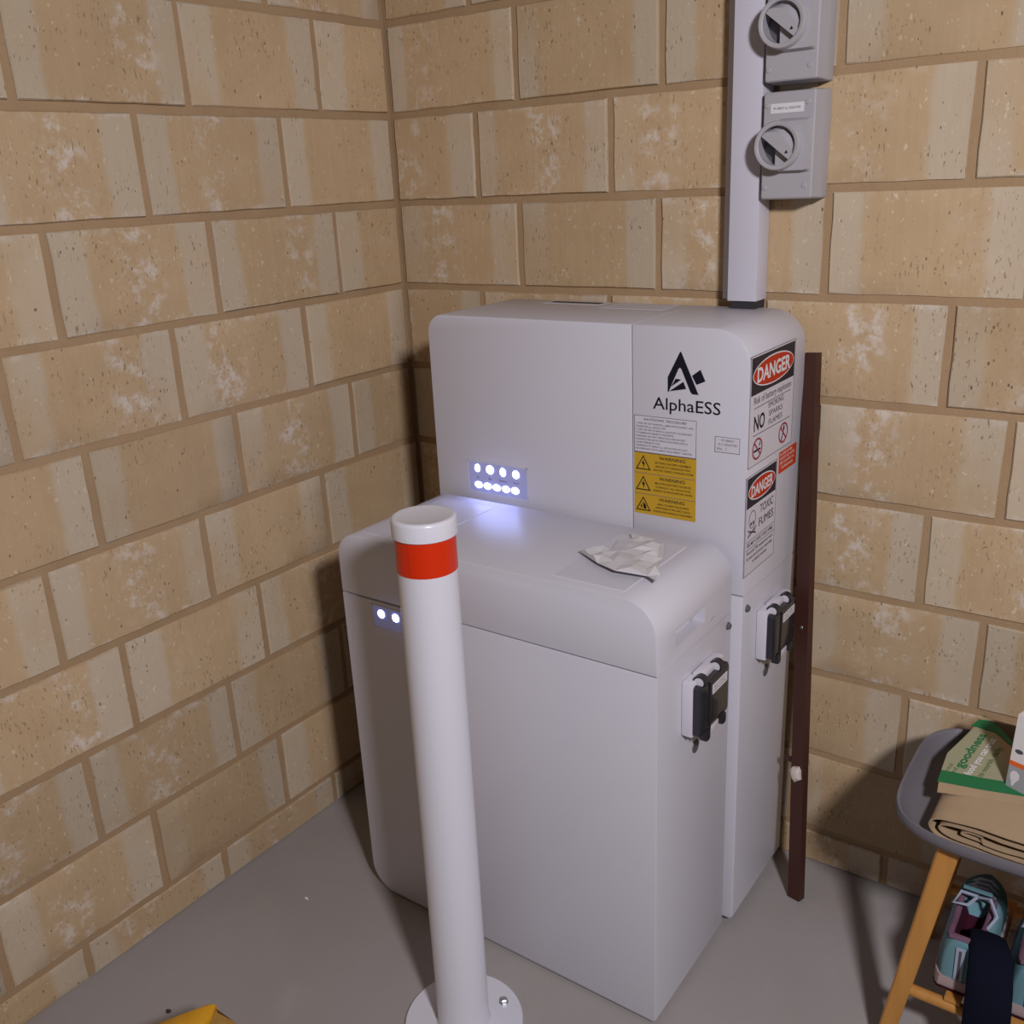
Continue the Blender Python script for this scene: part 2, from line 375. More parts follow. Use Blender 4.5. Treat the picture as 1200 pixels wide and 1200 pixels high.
# ------------------------------------------------------------------ front battery cabinet
FX0, FX1, FY0, FY1, FT, SEAM = .279, .924, -.547, -.277, .7785, .661
fc = thing('battery_cabinet', ((FX0 + FX1) / 2, (FY0 + FY1) / 2, 0), 'low white battery cabinet in front, with crumpled plastic on its lid', 'cabinet')
body = prism_y(rrect(FX0, FX1, .006, SEAM - .0012, (.055, .010, 0, 0)), FY0, FY1, .0025).out('body', M['cab'], fc)
G().box(FX0 + .06, FX1 - .02, FY0 + .02, FY1 - .02, 0, .0065).out('plinth', M['cab_dark'], fc, smooth=None)
lid = prism_y(rrect(FX0, FX1, SEAM + .0012, FT, (0, 0, .058, .045)), FY0, FY1, .0028).out('lid', M['cab'], fc)
def cut(ob, gs):
    for gg in gs:
        co = gg.out('cutter', M['cab'], origin=ORIG[ob.name], smooth=None)
        md = ob.modifiers.new('cut', 'BOOLEAN'); md.object = co; md.operation = 'DIFFERENCE'; md.solver = 'EXACT'
        dg = bpy.context.evaluated_depsgraph_get()
        co.location = ORIG[ob.name]
        bpy.context.view_layer.update()
        me = bpy.data.meshes.new_from_object(ob.evaluated_get(bpy.context.evaluated_depsgraph_get()))
        ob.modifiers.clear(); old = ob.data; ob.data = me; bpy.data.meshes.remove(old); bpy.data.objects.remove(co)
cut(lid, [G().add([(x, y, z) for x in (FX1 - .022, FX1 + .01) for y, z in ((-.487, .686), (-.384, .686), (-.384, .712), (-.487, .712))], [(0, 1, 2, 3), (7, 6, 5, 4), (0, 4, 5, 1), (1, 5, 6, 2), (2, 6, 7, 3), (3, 7, 4, 0)])])
G().box(FX1 - .0215, FX1 - .0185, -.40, -.386, .690, .711).out('latch_slot', M['cab_grey'], lid, smooth=None)
FS = Face((FX1, 0, 0), (0, 1, 0), (0, 0, 1))          # right side of the front cabinet
FF = Face((0, FY0, 0), (1, 0, 0), (0, 0, 1))          # its front
poly(FS, 'panel_notch', [line((-.362, .679), (-.346, .681), .0016)], .0001, M['cab_grey'], lid)
for (x0, x1, y0, y1) in ((.733, .860, -.527, -.320), (.330, .457, -.527, -.308)):
    b_ = .0012; gg = G(); z = FT
    gg.rings([[(x0, y0, z - .001), (x1, y0, z - .001), (x1, y1, z - .001), (x0, y1, z - .001)], [(x0, y0, z + .0003), (x1, y0, z + .0003), (x1, y1, z + .0003), (x0, y1, z + .0003)], [(x0 + b_, y0 + b_, z + .0011), (x1 - b_, y0 + b_, z + .0011), (x1 - b_, y1 - b_, z + .0011), (x0 + b_, y1 - b_, z + .0011)]])
    gg.out('cover_plate', M['cab'], lid, smooth=None)
def led_window(F, u0, u1, v0, v1, parent, top, bottom, words):
    pl = plate(F, 'led_window', u0, u1, v0, v1, -.002, .0004, M['ledplate'], parent)
    poly(F, 'bezel', frame_polys(u0 - .0012, u1 + .0012, v0 - .0012, v1 + .0012, .0018), .0004, M['cab'], pl, .0005)
    for (cu, cv, a, b) in top + bottom:
        poly(F, 'led', [ell(cu, cv, a, b, 18)], .0005, M['led'], pl, .0007)
    for w_ in words or []: lettering(F, 'lettering', [w_], .0006, M['ink'], pl)
    return pl
led_window(FF, .353, .497, .610, .652, body, [(.374 + i * .0345, .6375, .0075, .0075) for i in range(4)], [], None)
def bolt(F, u, v, r, parent, name='screw', mt='steel', h=.003):
    gg = G(); gg.cyl(F.p(u, v, 0), F.n, [(r * 1.25, 0), (r * 1.25, h * .3), (r, h * .35), (r * .9, h), (r * .3, h * 1.05)], 16)
    return gg.out(name, M[mt], parent)
def dc_switch(F, u0, v0, parent):
    """white back box, smoked hinged cover with hinges and latches; u0 left, v0 bottom"""
    g = G(); w, h, dp = .118, .096, .020
    fx = lambda a, b, c: tuple(F.p(u0 + a, v0 + b, c))
    def bx(a0, a1, b0, b1, c0, c1, bev=0.):
        q = G(); p0 = F.p(u0 + a0, v0 + b0, c0); p1 = F.p(u0 + a1, v0 + b1, c1)
        lo = [min(p0[i], p1[i]) for i in range(3)]; hi = [max(p0[i], p1[i]) for i in range(3)]
        return q.box(lo[0], hi[0], lo[1], hi[1], lo[2], hi[2], bev)
    base = bx(0, w, 0, h, 0, dp, .004).out('switch_box', M['white'], parent)
    # smoked cover: shallow dome
    ring = lambda a, c, r: [F.p(u0 + x, v0 + z, c) for x, z in rrect(a, w - .008 - a, a + .002, h - a - .004, (r,) * 4, 4)]
    cg = G(); cg.rings([ring(.001, dp, .006), ring(.001, dp + .010, .006), ring(.004, dp + .0125, .006), ring(.012, dp + .0135, .005)])
    cov = cg.out('smoked_cover', M['smoke'], base)
    cr = G(); cr.add([F.p(u0 + a, v0 + b, dp + c) for a, b, c in ((.030, .004, .0136), (.034, .004, .0136), (.034, .090, .0136), (.030, .090, .0136), (.030, .004, .0155), (.034, .004, .0155), (.034, .090, .0155), (.030, .090, .0155))], [(0, 3, 2, 1), (4, 5, 6, 7), (0, 1, 5, 4), (1, 2, 6, 5), (2, 3, 7, 6), (3, 0, 4, 7)])
    cr.out('cover_rib', M['black'], base, smooth=None)
    tg = Face(F.p(u0, v0, dp + .0142), F.u, F.v)
    st = plate(tg, 'cover_label', .042, .096, .063, .079, -.001, .0002, M['paper'], base)
    for a in (.012, .072):
        hg = G(); hg.cyl(F.p(u0 + a, v0 + h - .001, dp + .004), F.u, [(.0105, 0), (.0105, .013)], 18); hg.out('hinge', M['black'], base)
        hg = G(); hg.cyl(F.p(u0 + a - .0015, v0 + h - .001, dp + .004), F.u, [(.0078, 0), (.0078, .0016)], 18); hg.out('hinge_cap', M['white'], base)
    bx(.026, .070, h - .006, h + .006, .006, dp + .004, .003).out('hinge_bar', M['white'], base)
    for a in (.018, .078):
        bx(a, a + .015, -.011, .008, dp + .002, dp + .017, .004).out('latch', M['black'], base)
    bx(.040, .070, -.006, .006, dp - .002, dp + .013, .002).out('latch_bar', M['white'], base)
    lettering(tg, 'lettering', [('BATTERY', .069, .0725, .0035, .044, 'c'), ('ISOLATOR', .069, .0665, .0035, .044, 'c')], .0004, M['grey_ink'], base)
    return base
dc_switch(FS, -.466, .522, fc)
bolt(FS, -.292, .640, .0055, fc, 'cam_lock', 'isol_dark', .005)
sh = G(); sh.cyl(FS.p(-.411, .473, 0), FS.n, [(.012, 0), (.0115, .0012), (.003, .0014)], 20); sh.out('grommet', M['isol_dark'], fc)

# ------------------------------------------------------------------ rear inverter cabinet
RX0, RX1, RY0, RY1, RT, SPL, RSEAM = .288, .938, -.264, -.020, 1.1285, .7292, .6835
rc = thing('inverter_cabinet', ((RX0 + RX1) / 2, (RY0 + RY1) / 2, 0), 'tall white inverter cabinet against the wall, carrying the logo and warning stickers', 'cabinet')
rbody = prism_y(rrect(RX0, RX1, .015, RSEAM - .0012, (.055, .010, 0, 0)), RY0, RY1, .0025).out('body', M['cab'], rc)
G().box(RX0 + .06, RX1 - .03, RY0 + .02, RY1 - .02, 0, .0155).out('plinth', M['cab_dark'], rc, smooth=None)
lcov = prism_y(rrect(RX0, SPL - .0008, RSEAM + .0012, RT, (0, 0, 0, .036)), RY0, RY1, .0028).out('left_cover', M['cab'], rc)
rcov = prism_y(rrect(SPL + .0008, RX1, RSEAM + .0012, RT, (0, 0, .060, 0)), RY0, RY1, .0028).out('right_cover', M['cab'], rc)
KF, KS = .983, .9776      # print scale on the front and on the side
RF = Face((.02560, RY0, .02315), (KF, 0, 0), (0, 0, KF)); RS = Face((RX1, -.0375, .0305), (0, KS, 0), (0, 0, KS)); TOP = Face((0, 0, RT), (1, 0, 0), (0, 1, 0))
vp = plate(TOP, 'vent_cover', .424, .556, -.068, -.030, -.001, .0006, M['cab'], lcov)
plate(TOP, 'vent_slot', .434, .546, -.056, -.040, 0, .0010, M['cab_dark'], vp)
plate(TOP, 'vent_cover', .572, .700, -.10, -.03, -.001, .0005, M['cab'], lcov)
tw = [('Sys', .370, .8072, .004, None, 'c'), ('Bat', .400, .8072, .004, None, 'c'), ('Comms', .431, .8072, .004, None, 'c'), ('Error', .463, .8072, .004, None, 'c')]
led_window(RF, .347, .489, .778, .841, lcov, [(.370, .828, .006, .0075), (.401, .828, .0085, .0085), (.432, .827, .0065, .0082), (.463, .8265, .0075, .0075)], [(.371 + i * .0222, .7935, .009, .0062) for i in range(5)], tw)
dc_switch(RS, -.168, .522, rc)
bolt(RS, -.214, .641, .0055, rc, 'cam_lock', 'isol_dark', .005)
sh = G(); sh.cyl(RS.p(-.111, .473, 0), RS.n, [(.012, 0), (.0115, .0012), (.003, .0014)], 20); sh.out('grommet', M['isol_dark'], rc)

# logo and name
lg = [[(.806, 1.0835), (.784, 1.0405), (.784, 1.0155), (.7855, 1.0152), (.8035, 1.0555), (.806, 1.0575), (.8085, 1.0555), (.8255, 1.018), (.829, 1.0148), (.8395, 1.0148)],
      [(.790, 1.0245), (.7985, 1.0385), (.8085, 1.0378)], [(.7865, 1.0165), (.8125, 1.0345), (.8175, 1.0228)],
      [(.8278, 1.0455), (.8425, 1.0565), (.8515, 1.038), (.8360, 1.0312)]]
lg[0][9:] = [(.8398, 1.0148), (.8085, 1.0822), (.8072, 1.0838)]
lo = poly(RF, 'logo', lg, .0003, M['ink'], rcov)
lettering(RF, 'brand_name', [('AlphaESS', .7565, .9845, .0205, .1225, 'l')], .0004, M['ink'], rcov, .005)
# shutdown procedure label
sd = plate(RF, 'shutdown_label', .7205, .8375, .9055, .9705, 0, .0005, M['white'], rcov); sd['label'] = 'white shutdown procedure sticker'
poly(RF, 'border', frame_polys(.7205, .8375, .9055, .9705, .0008), .0005, M['grey_ink'], sd)
rows = ['1. TURN OFF THE "INVERTER a.c. MAIN SWITCH SUPPLY" AND', '    "INVERTER d.c. ISOLATOR"', '2. TURN OFF THE "PV ARRAY d.c. ISOLATOR" LOCATED NEXT', '    TO THE MAIN SWITCHBOARD OF THE INVERTER', 'WARNING: DO NOT OPEN PLUG AND SOCKET', 'CONNECTORS OR PV STRING ISOLATORS WITH A', 'LOAD PRESENT ON', 'WARNING: PV ARRAY d.c. ISOLATORS DO NOT', 'DE-ENERGISE THE PV ARRAY AND ARRAY CABLING']
wid = [.108, .058, .106, .072, .094, .098, .046, .098, .106]
lettering(RF, 'lettering', [('SHUTDOWN  PROCEDURE', .779, .9622, .0042, .080, 'c')] + [(t, .7235, .9553 - i * .0056, .0030, wid[i], 'l') for i, t in enumerate(rows)], .0007, M['grey_ink'], sd, .006)
# three yellow warnings
wt = [('BATTERIES CAN SUPPLY EQUIPMENT', 'BEWARE OF CHARGED BATTERY', 'ELECTRIC ENERGY STORAGE SYSTEM'), ('MULTIPLE BATTERY SOURCES', 'CONDUCT ALL ISOLATION', 'ENERGY SOURCES BEFORE WORK'), ('ARC FLASH HAZARD', 'APPROPRIATE PPE AND TOOLS', 'REQUIRED WHEN WORKING ON THE EQUIPMENT')]
zs = [(.8685, .9050), (.8305, .8680), (.7930, .8300)]
for i, (z0, z1) in enumerate(zs):
    yl = plate(RF, 'warning_label', .7205, .8378, z0, z1, 0, .0005, M['yellow'], rcov)
    yl['label'] = ['yellow warning sticker at the top of the three', 'yellow warning sticker in the middle of the three', 'yellow arc flash warning sticker at the bottom of the three'][i]
    poly(RF, 'border', [line((.7205, z1 - .0003), (.8378, z1 - .0003), .0006)], .0005, M['grey_ink'], yl)
    c0, c1 = .738, (z0 + z1) / 2
    tri = lambda s: [(c0 - .0145 * s, c1 - .0125 * s), (c0 + .0145 * s, c1 - .0125 * s), (c0, c1 + .0135 * s)]
    T0, T1 = tri(1.), [(c0 - .0115, c1 - .0107), (c0 + .0115, c1 - .0107), (c0, c1 + .0103)]
    sy = [[T0[a], T0[(a + 1) % 3], T1[(a + 1) % 3], T1[a]] for a in range(3)]
    if i < 2: sy += [[(c0 + .001, c1 + .006), (c0 - .003, c1 - .002), (c0 - .0005, c1 - .002), (c0 + .001, c1 + .0005)], [(c0 - .0005, c1 - .002), (c0 + .001, c1 + .0005), (c0 + .003, c1 + .0003), (c0 + .0005, c1 - .009)]]
    else: sy += [[(c0 - .001, c1 + .004), (c0 + .005, c1 - .002), (c0 + .006, c1 - .009), (c0 + .001, c1 - .009)], [(c0 - .003, c1), (c0 - .006, c1 - .005), (c0 - .004, c1 - .005), (c0 - .005, c1 - .010), (c0 - .001, c1 - .004), (c0 - .003, c1 - .004)]]
    poly(RF, 'hazard_symbol', sy, .0006, M['ink'], yl)
    lettering(RF, 'heading', [('WARNING', .793, z1 - .0098, .0060, .049, 'c')], .0008, M['ink'], yl, .005)
    lettering(RF, 'lettering', [(wt[i][0], .795, z1 - .0172, .0036, .060 if i == 2 else .068, 'c'), (wt[i][1], .795, z1 - .0238, .0033, .066, 'c'), (wt[i][2], .795, z1 - .0304, .0033, .074, 'c')], .0008, M['ink'], yl, .004)
sl = plate(RF, 'isolator_label', .8705, .9140, .9225, .9490, 0, .0005, M['white'], rcov); sl['label'] = 'small white isolator sticker'
poly(RF, 'border', frame_polys(.8705, .9140, .9225, .9490, .0007), .0005, M['grey_ink'], sl)
lettering(RF, 'lettering', [('PV ARRAY', .893, .9415, .0036, .022, 'c'), ('D.C. ISOLATOR', .893, .9345, .0038, .032, 'c'), ('No.  1', .8745, .9268, .0042, .016, 'l')], .0007, M['grey_ink'], sl)
# danger labels on the side
def danger(u0, u1, v0, v1, hv, parent):
    b = plate(RS, 'danger_label', u0, u1, v0, v1, 0, .0005, M['white'], parent)
    poly(RS, 'border', frame_polys(u0, u1, v0, v1, .0010), .0005, M['grey_ink'], b)
    e = .0035; plate(RS, 'header', u0 + e, u1 - e, hv, v1 - e, .0004, .0008, M['dhead'], b)
    cu, cv = (u0 + u1) / 2, (hv + v1 - e) / 2; a_, b_ = (u1 - u0) / 2 - .008, (v1 - e - hv) / 2 - .006
    poly(RS, 'oval', [ell(cu, cv, a_, b_, 40)], .0008, M['paper'], b, .0002)
    poly(RS, 'oval', [ell(cu, cv, a_ - .0022, b_ - .0022, 40)], .0010, M['dred'], b, .0002)
    h = b_ * .95; lettering(RS, 'heading', [('DANGER', cu, cv - h / 2, h, a_ * 1.62, 'c')], .0014, M['paper'], b, .03)
    return b
d1 = danger(-.232, -.036, .896, 1.081, 1.0165, rcov); d1['label'] = 'white and black sticker warning of battery explosion'
poly(RS, 'rule_line', [line((-.215, .9935), (-.052, .9945), .0012), line((-.215, .948), (-.048, .946), .0012)], .0006, M['grey_ink'], d1)
lettering(RS, 'lettering', [('Risk of battery explosion', -.133, 1.0005, .0115, .165, 'c'), ('SMOKING', -.118, .9825, .0095, .070, 'c'), ('SPARKS', -.118, .9680, .0095, .062, 'c'), ('FLAMES', -.118, .9530, .0095, .062, 'c')], .0008, M['grey_ink'], d1)
lettering(RS, 'heading', [('NO', -.213, .9555, .025, .046, 'l')], .0008, M['ink'], d1, .02)
for cu, k in ((-.195, 0), (-.078, 1)):
    poly(RS, 'prohibition_sign', ring_polys(cu, .923, .0215, .0185, .0034) + [line((cu - .0135, .923 + .012), (cu + .0135, .923 - .012), .0032)], .0009, M['pred'], d1)
    if k == 0: poly(RS, 'pictogram', [line((cu - .015, .9205), (cu + .014, .9205), .0036), line((cu + .006, .926), (cu + .010, .933), .0014), line((cu + .010, .926), (cu + .013, .931), .0014)], .0006, M['ink'], d1)
    else: poly(RS, 'pictogram', [line((cu - .008, .910), (cu + .002, .929), .0034), [(cu + .002, .926), (cu + .006, .930), (cu + .003, .938), (cu - .002, .931)]], .0006, M['ink'], d1)
d2 = danger(-.234, -.100, .704, .882, .826, rcov); d2['label'] = 'white and black sticker warning of toxic fumes'
lettering(RS, 'heading', [('TOXIC', -.142, .8035, .015, .060, 'c'), ('FUMES', -.142, .7800, .015, .066, 'c')], .0008, M['ink'], d2)
poly(RS, 'rule_line', [line((-.229, .766), (-.102, .766), .0009), line((-.229, .751), (-.102, .751), .0009)], .0006, M['grey_ink'], d2)
lettering(RS, 'lettering', [('FIRE MAY CAUSE TOXIC FUMES', -.167, .7555, .007, .116, 'c'), ('Personal PPE equipment must', -.167, .7415, .006, .116, 'c'), ('be worn by all persons responding', -.167, .7315, .006, .114, 'c'), ('to battery incident', -.167, .7215, .006, .066, 'c')], .0008, M['grey_ink'], d2, .006)
sk = ring_polys(-.205, .802, .0145, .0160, .0013, 20) + [ell(-.210, .795, .0035, .0034, 10), ell(-.200, .795, .0035, .0034, 10)]
for s_ in (-1, 1): sk += [line((-.205 - .018 * s_, .786), (-.205 + .018 * s_, .773), .0022), line((-.205 - .015 * s_, .7815), (-.205 + .015 * s_, .7765), .0012)]
poly(RS, 'skull_symbol', sk, .0007, M['grey_ink'], d2)
os_ = plate(RS, 'emergency_label', -.091, -.006, .850, .889, 0, .0005, M['orange'], rcov); os_['label'] = 'orange red sticker with white lines of print'
lettering(RS, 'lettering', [('IN CASE OF FIRE', -.087, .8815, .0048, .058, 'l'), ('DO NOT USE WATER', -.087, .8735, .0048, .070, 'l'), ('KEEP CLEAR AND CALL', -.087, .8655, .0048, .070, 'l'), ('THE FIRE BRIGADE', -.080, .8565, .0048, .056, 'l')], .0007, M['paper'], os_, .008)

# ------------------------------------------------------------------ white safety bollard
BX, BY, BR = .645, -.716, .0435
bo = thing('safety_bollard', (BX, BY, 0), 'white steel bollard with a red band standing in front of the cabinets', 'bollard')
G().cyl((BX, BY, 0), (0, 0, 1), [(.101, 0), (.101, .006), (.0995, .0078), (BR - .004, .0078)], 64).out('base_plate', M['boll'], bo)
G().cyl((BX, BY, .007), (0, 0, 1), [(BR + .004, 0), (BR + .0012, .004), (BR, .0075), (BR, .895)], 64).out('tube', M['boll'], bo)
bd = G().cyl((BX, BY, .8425), (0, 0, 1), [(BR, 0), (BR + .0006, 0.0003), (BR + .0006, .0535), (BR, .054)], 64).out('red_band', M['red'], bo)
sa = math.atan2(-1.674 - BY, 1.506 - BX) - .62
q = Vector((math.cos(sa), math.sin(sa), 0)); t_ = Vector((-q.y, q.x, 0)); c_ = Vector((BX, BY, 0)) + q * (BR + .0008)
gg = G(); gg.add([c_ + t_ * a + Vector((0, 0, z)) for z in (.843, .896) for a in (-.0005, .0005)], [(0, 1, 3, 2)]); gg.out('tape_seam', M['dred'], bd, smooth=None)
cp = G().cyl((BX, BY, .8955), (0, 0, 1), [(BR + .0005, 0), (BR + .0034, .0005), (BR + .0034, .0225), (BR + .0026, .0255), (BR + .0006, .0272), (BR - .002, .0277), (BR - .004, .0272), (.004, .0275)], 64).out('cap', M['boll'], bo)
r_ = Vector((math.cos(sa + .05), math.sin(sa + .05), 0)); gg = G(); gg.cyl(Vector((BX, BY, .9015)) + r_ * (BR + .0026), r_, [(.0022, 0), (.0016, .0012), (.0005, .0014)], 12); gg.out('rivet', M['boll'], cp)
for a in (60, 150, 240, 330):
    x, y = BX + .075 * math.cos(math.radians(a)), BY + .075 * math.sin(math.radians(a))
    gg = G(); gg.cyl((x, y, .0078), (0, 0, 1), [(.0085, 0), (.0085, .001), (.0068, .0012), (.0068, .007), (.005, .0085)], 6); gg.out('anchor_bolt', M['steel'], bo, smooth=30)

# ------------------------------------------------------------------ conduit and isolator switches on the back wall
du = thing('cable_duct', (.83, 0, 1.14), 'white plastic cable duct running up the brick wall', 'cable duct')
G().box(.803, .856, -.050, -.001, 1.142, 2.12, .002).out('duct_cover', M['duct'], du)
G().box(.781, .8035, -.020, -.001, 1.142, 2.12, .001).out('duct_base', M['duct'], du)
G().box(.808, .853, -.045, -.003, 1.127, 1.143).out('cable_entry', M['cab_dark'], du, smooth=None)
def isolator(z0, label, with_plate):
    x0, x1, y1, h = .8605, .9525, -.062, .167
    t = thing('isolator_switch', ((x0 + x1) / 2, 0, z0), label, 'switch', 'isolator switches beside the duct')
    F = Face((0, y1, 0), (1, 0, 0), (0, 0, 1))
    L = lambda a, b, c, d, y, r: [(p[0], y, p[1]) for p in rrect(a, b, c, d, (r,) * 4, 4)]
    g = G(); g.rings([L(x0, x1, z0, z0 + h, -.001, .004), L(x0, x1, z0, z0 + h, -.028, .004), L(x0 + .001, x1 - .001, z0 + .001, z0 + h - .001, -.032, .004), L(x0 + .002, x1 - .005, z0 + .002, z0 + h - .002, y1 + .002, .004), L(x0 + .004, x1 - .007, z0 + .004, z0 + h - .004, y1, .003)])
    g.out('housing', M['isol'], t)
    cx, cz = x0 + .036, z0 + h / 2 + .0005
    # raised block that carries the dial
    g = G(); P0 = rrect(cx - .006, x1 - .008, cz - .041, cz + .041, (.004,) * 4, 4); P1 = rrect(cx - .006, x1 - .011, cz - .038, cz + .036, (.004,) * 4, 4)
    g.rings([[(p[0], y1 + .001, p[1]) for p in P0], [(p[0], y1 - .014, p[1]) for p in P1]])
    g.out('dial_block', M['isol'], t)
    G().cyl((cx, y1, cz), (0, -1, 0), [(.0385, 0), (.0375, .026), (.036, .028), (.0315, .028), (.0300, .027), (.0295, .0005), (.004, .0005)], 48).out('dial_ring', M['isol'], t)
    G().cyl((cx, y1 - .0004, cz), (0, -1, 0), [(.029, 0), (.029, .001), (.002, .001)], 32).out('dial_shade_disc', M['isol_dark'], t)  # dark disc: shade of the deep dial cavity put into its colour
    # diagonal grip: a half round block across the dial
    g = G(); d = Vector((1, 0, -.80)).normalized(); pz = Vector((.62, 0, .78)).normalized(); pz = (pz - d * pz.dot(d)).normalized(); c = Vector((cx, y1 - .001, cz)); yv = Vector((0, -1, 0))
    prof = [(-.0285, -.004), (.0285, -.004), (.0285, .006), (.021, .018), (.007, .0235), (-.008, .0235), (-.021, .0175), (-.0285, .006)]
    prof2 = [(-.0285, -.004), (.0295, -.004), (.0295, .004), (.019, .0125), (.006, .016), (-.008, .016), (-.019, .0115), (-.0285, .003)]
    g.rings([[c + d * a + pz * b for a, b in prof], [c + yv * .018 + d * a + pz * b for a, b in prof], [c + yv * .0265 + d * a + pz * b for a, b in prof2]])
    g.out('grip', M['isol'], t)
    FG = Face((0, y1 - .0277, 0), (1, 0, 0), (0, 0, 1)); e = c + d * .0215
    poly(FG, 'pointer_mark', [[(e.x - .003, e.z + .001), (e.x + .003, e.z + .0015), (e.x + .0005, e.z + .0062)]], 0, M['ink'], t)
    for a, b in ((.0085, .020), (.075, .022), (.0085, h - .022), (.0755, h - .020)):
        gg = G(); gg.cyl(F.p(x0 + a, z0 + b, -.001), F.n, [(.0042, 0), (.0042, .0018), (.0034, .0024), (.001, .0024)], 16); gg.out('screw', M['isol'], t)
    if with_plate:
        lp = plate(F, 'name_plate', x0 + .0145, x0 + .069, z0 + h - .034, z0 + h - .0195, -.0005, .0008, M['paper'], t)
        lettering(F, 'lettering', [('PV ARRAY d.c. ISOLATOR', x0 + .0415, z0 + h - .0285, .0036, .044, 'c')], .001, M['ink'], lp)
    S = Face((x1 - .0053, -.047, 0), Vector((-.27, .963, 0)).normalized() * 1, (0, 0, 1))
    return t
isolator(1.3095, 'lower grey rotary isolator switch with a white name plate', True)
isolator(1.4875, 'upper grey rotary isolator switch cut by the top of the picture', True)

# ------------------------------------------------------------------ brown post leaning on the wall
pt = thing('timber_post', (1.013, -.12, 0), 'dark brown post leaning against the brick wall beside the cabinets', 'post')
A = Vector((1.0125, -.1265, .003)); B = Vector((.9470, -.0115, 1.053)); ax = (B - A).normalized()
fw = Vector((.97, -.24, 0)); fw = (fw - ax * fw.dot(ax)).normalized(); nn = ax.cross(fw).normalized(); fw = fw
L_ = (B - A).length
def pbar(w, d, l0, l1): 
    P = [(-w, -d), (w, -d), (w, d), (-w, d)]
    g = G(); g.rings([[A + ax * l + fw * a + nn * b for a, b in P] for l in (l0, l1)]); return g
PWD, PDP = .0132, .0085
pbar(PWD, PDP, 0, L_).out('post', M['post'], pt, smooth=None)
pf = nn if nn.y < 0 else -nn
c = A + ax * .2665 + pf * (PDP + .001) - fw * .001
rn = random.Random(4); g = G(); g.rings([[c + pf * dd + (fw * math.cos(a) * .0125 + ax * math.sin(a) * .0165) * s * k for a, k in [(2 * math.pi * j / 11, .8 + .35 * ((j * 37) % 11) / 11) for j in range(11)]] for dd, s in ((-.001, 1.), (.004, .95), (.009, .55), (.010, .1))])
g.out('foam_lump', M['foam'], pt, smooth=None)
c = A + ax * .286 - fw * .022; g = G(); g.tube([c + fw * .014, c - fw * .010], .0055, 8); g.out('peg', M['post'], pt)
c = A + ax * .558 + pf * (PDP); g = G(); g.cyl(c, pf, [(.0035, 0), (.0025, .0015), (.0006, .0018)], 12); g.out('screw', M['steel'], pt)

# ------------------------------------------------------------------ stool with shoes, bag and carton
SX0, SX1, SY0, SY1 = 1.217, 1.62, -.388, -.066
ch = thing('dished_stool', ((SX0 + SX1) / 2, (SY0 + SY1) / 2, 0), 'grey moulded seat on splayed wooden legs in the right corner', 'stool')
ccx, ccy = (SX0 + SX1) / 2, (SY0 + SY1) / 2
def shell_ring(s, z, lift, n=56):
    out = []
    for j in range(n):
        a = 2 * math.pi * j / n; ca, sa_ = math.cos(a), math.sin(a); e = .48
        x = math.copysign(abs(ca) ** e, ca) * (SX1 - SX0) / 2; y = math.copysign(abs(sa_) ** e, sa_) * (SY1 - SY0) / 2
        up = max(0., min(1., (y * 1.0 + .17) / .25)); up = up * up * (3 - 2 * up)
        off_ = Vector((x, y)); k = s if s < .9 else 1 + (s - 1)
        out.append((ccx + x * k, ccy + y * k, z + lift * .010 * up))
    return out
g = G(); g.rings([shell_ring(.02, .402, 0), shell_ring(.55, .402, 0), shell_ring(.78, .4025, 0), shell_ring(.88, .405, .3), shell_ring(.945, .413, .7), shell_ring(.975, .424, 1), shell_ring(.990, .4295, 1), shell_ring(1.004, .4295, 1), shell_ring(1.010, .424, 1), shell_ring(1.004, .414, .8), shell_ring(.96, .405, .4), shell_ring(.86, .398, .1), shell_ring(.6, .396, 0), shell_ring(.02, .396, 0)])
g.out('seat_shell', M['shell'], ch, smooth=60)
def leg(a, b, w0, w1, name='leg', mt='pinewood', ch_=.003):
    a = Vector(a); b = Vector(b); t = (b - a).normalized(); u = Vector((1, 0, 0)); u = (u - t * u.dot(t)).normalized(); v = t.cross(u)
    sq = lambda c, w: [c + u * p + v * q_ for p, q_ in ((-w + ch_, -w), (w - ch_, -w), (w, -w + ch_), (w, w - ch_), (w - ch_, w), (-w + ch_, w), (-w, w - ch_), (-w, -w + ch_))]
    g = G(); g.rings([sq(a, w0), sq(b, w1)]); return g.out(name, M[mt], ch, smooth=None)
leg((1.247, -.378, 0), (1.309, -.345, .399), .0125, .0155)
leg((1.59, -.378, 0), (1.528, -.345, .399), .0125, .0155)
leg((1.247, -.085, 0), (1.309, -.115, .399), .0125, .0155)
leg((1.59, -.085, 0), (1.528, -.115, .399), .0125, .0155)
g = G(); g.tube([(1.275, -.366, .122), (1.562, -.366, .122)], .0095, 12); g.out('stretcher', M['pinewood'], ch)
g = G(); g.tube([(1.275, -.096, .122), (1.562, -.096, .122)], .0095, 12); g.out('stretcher', M['pinewood'], ch)
for x in (1.328, 1.362, 1.415, 1.450, 1.490): G().box(x, x + .024, -.372, -.090, .1315, .1375, .0015).out('shelf_slat', M['pinewood'], ch, smooth=None)

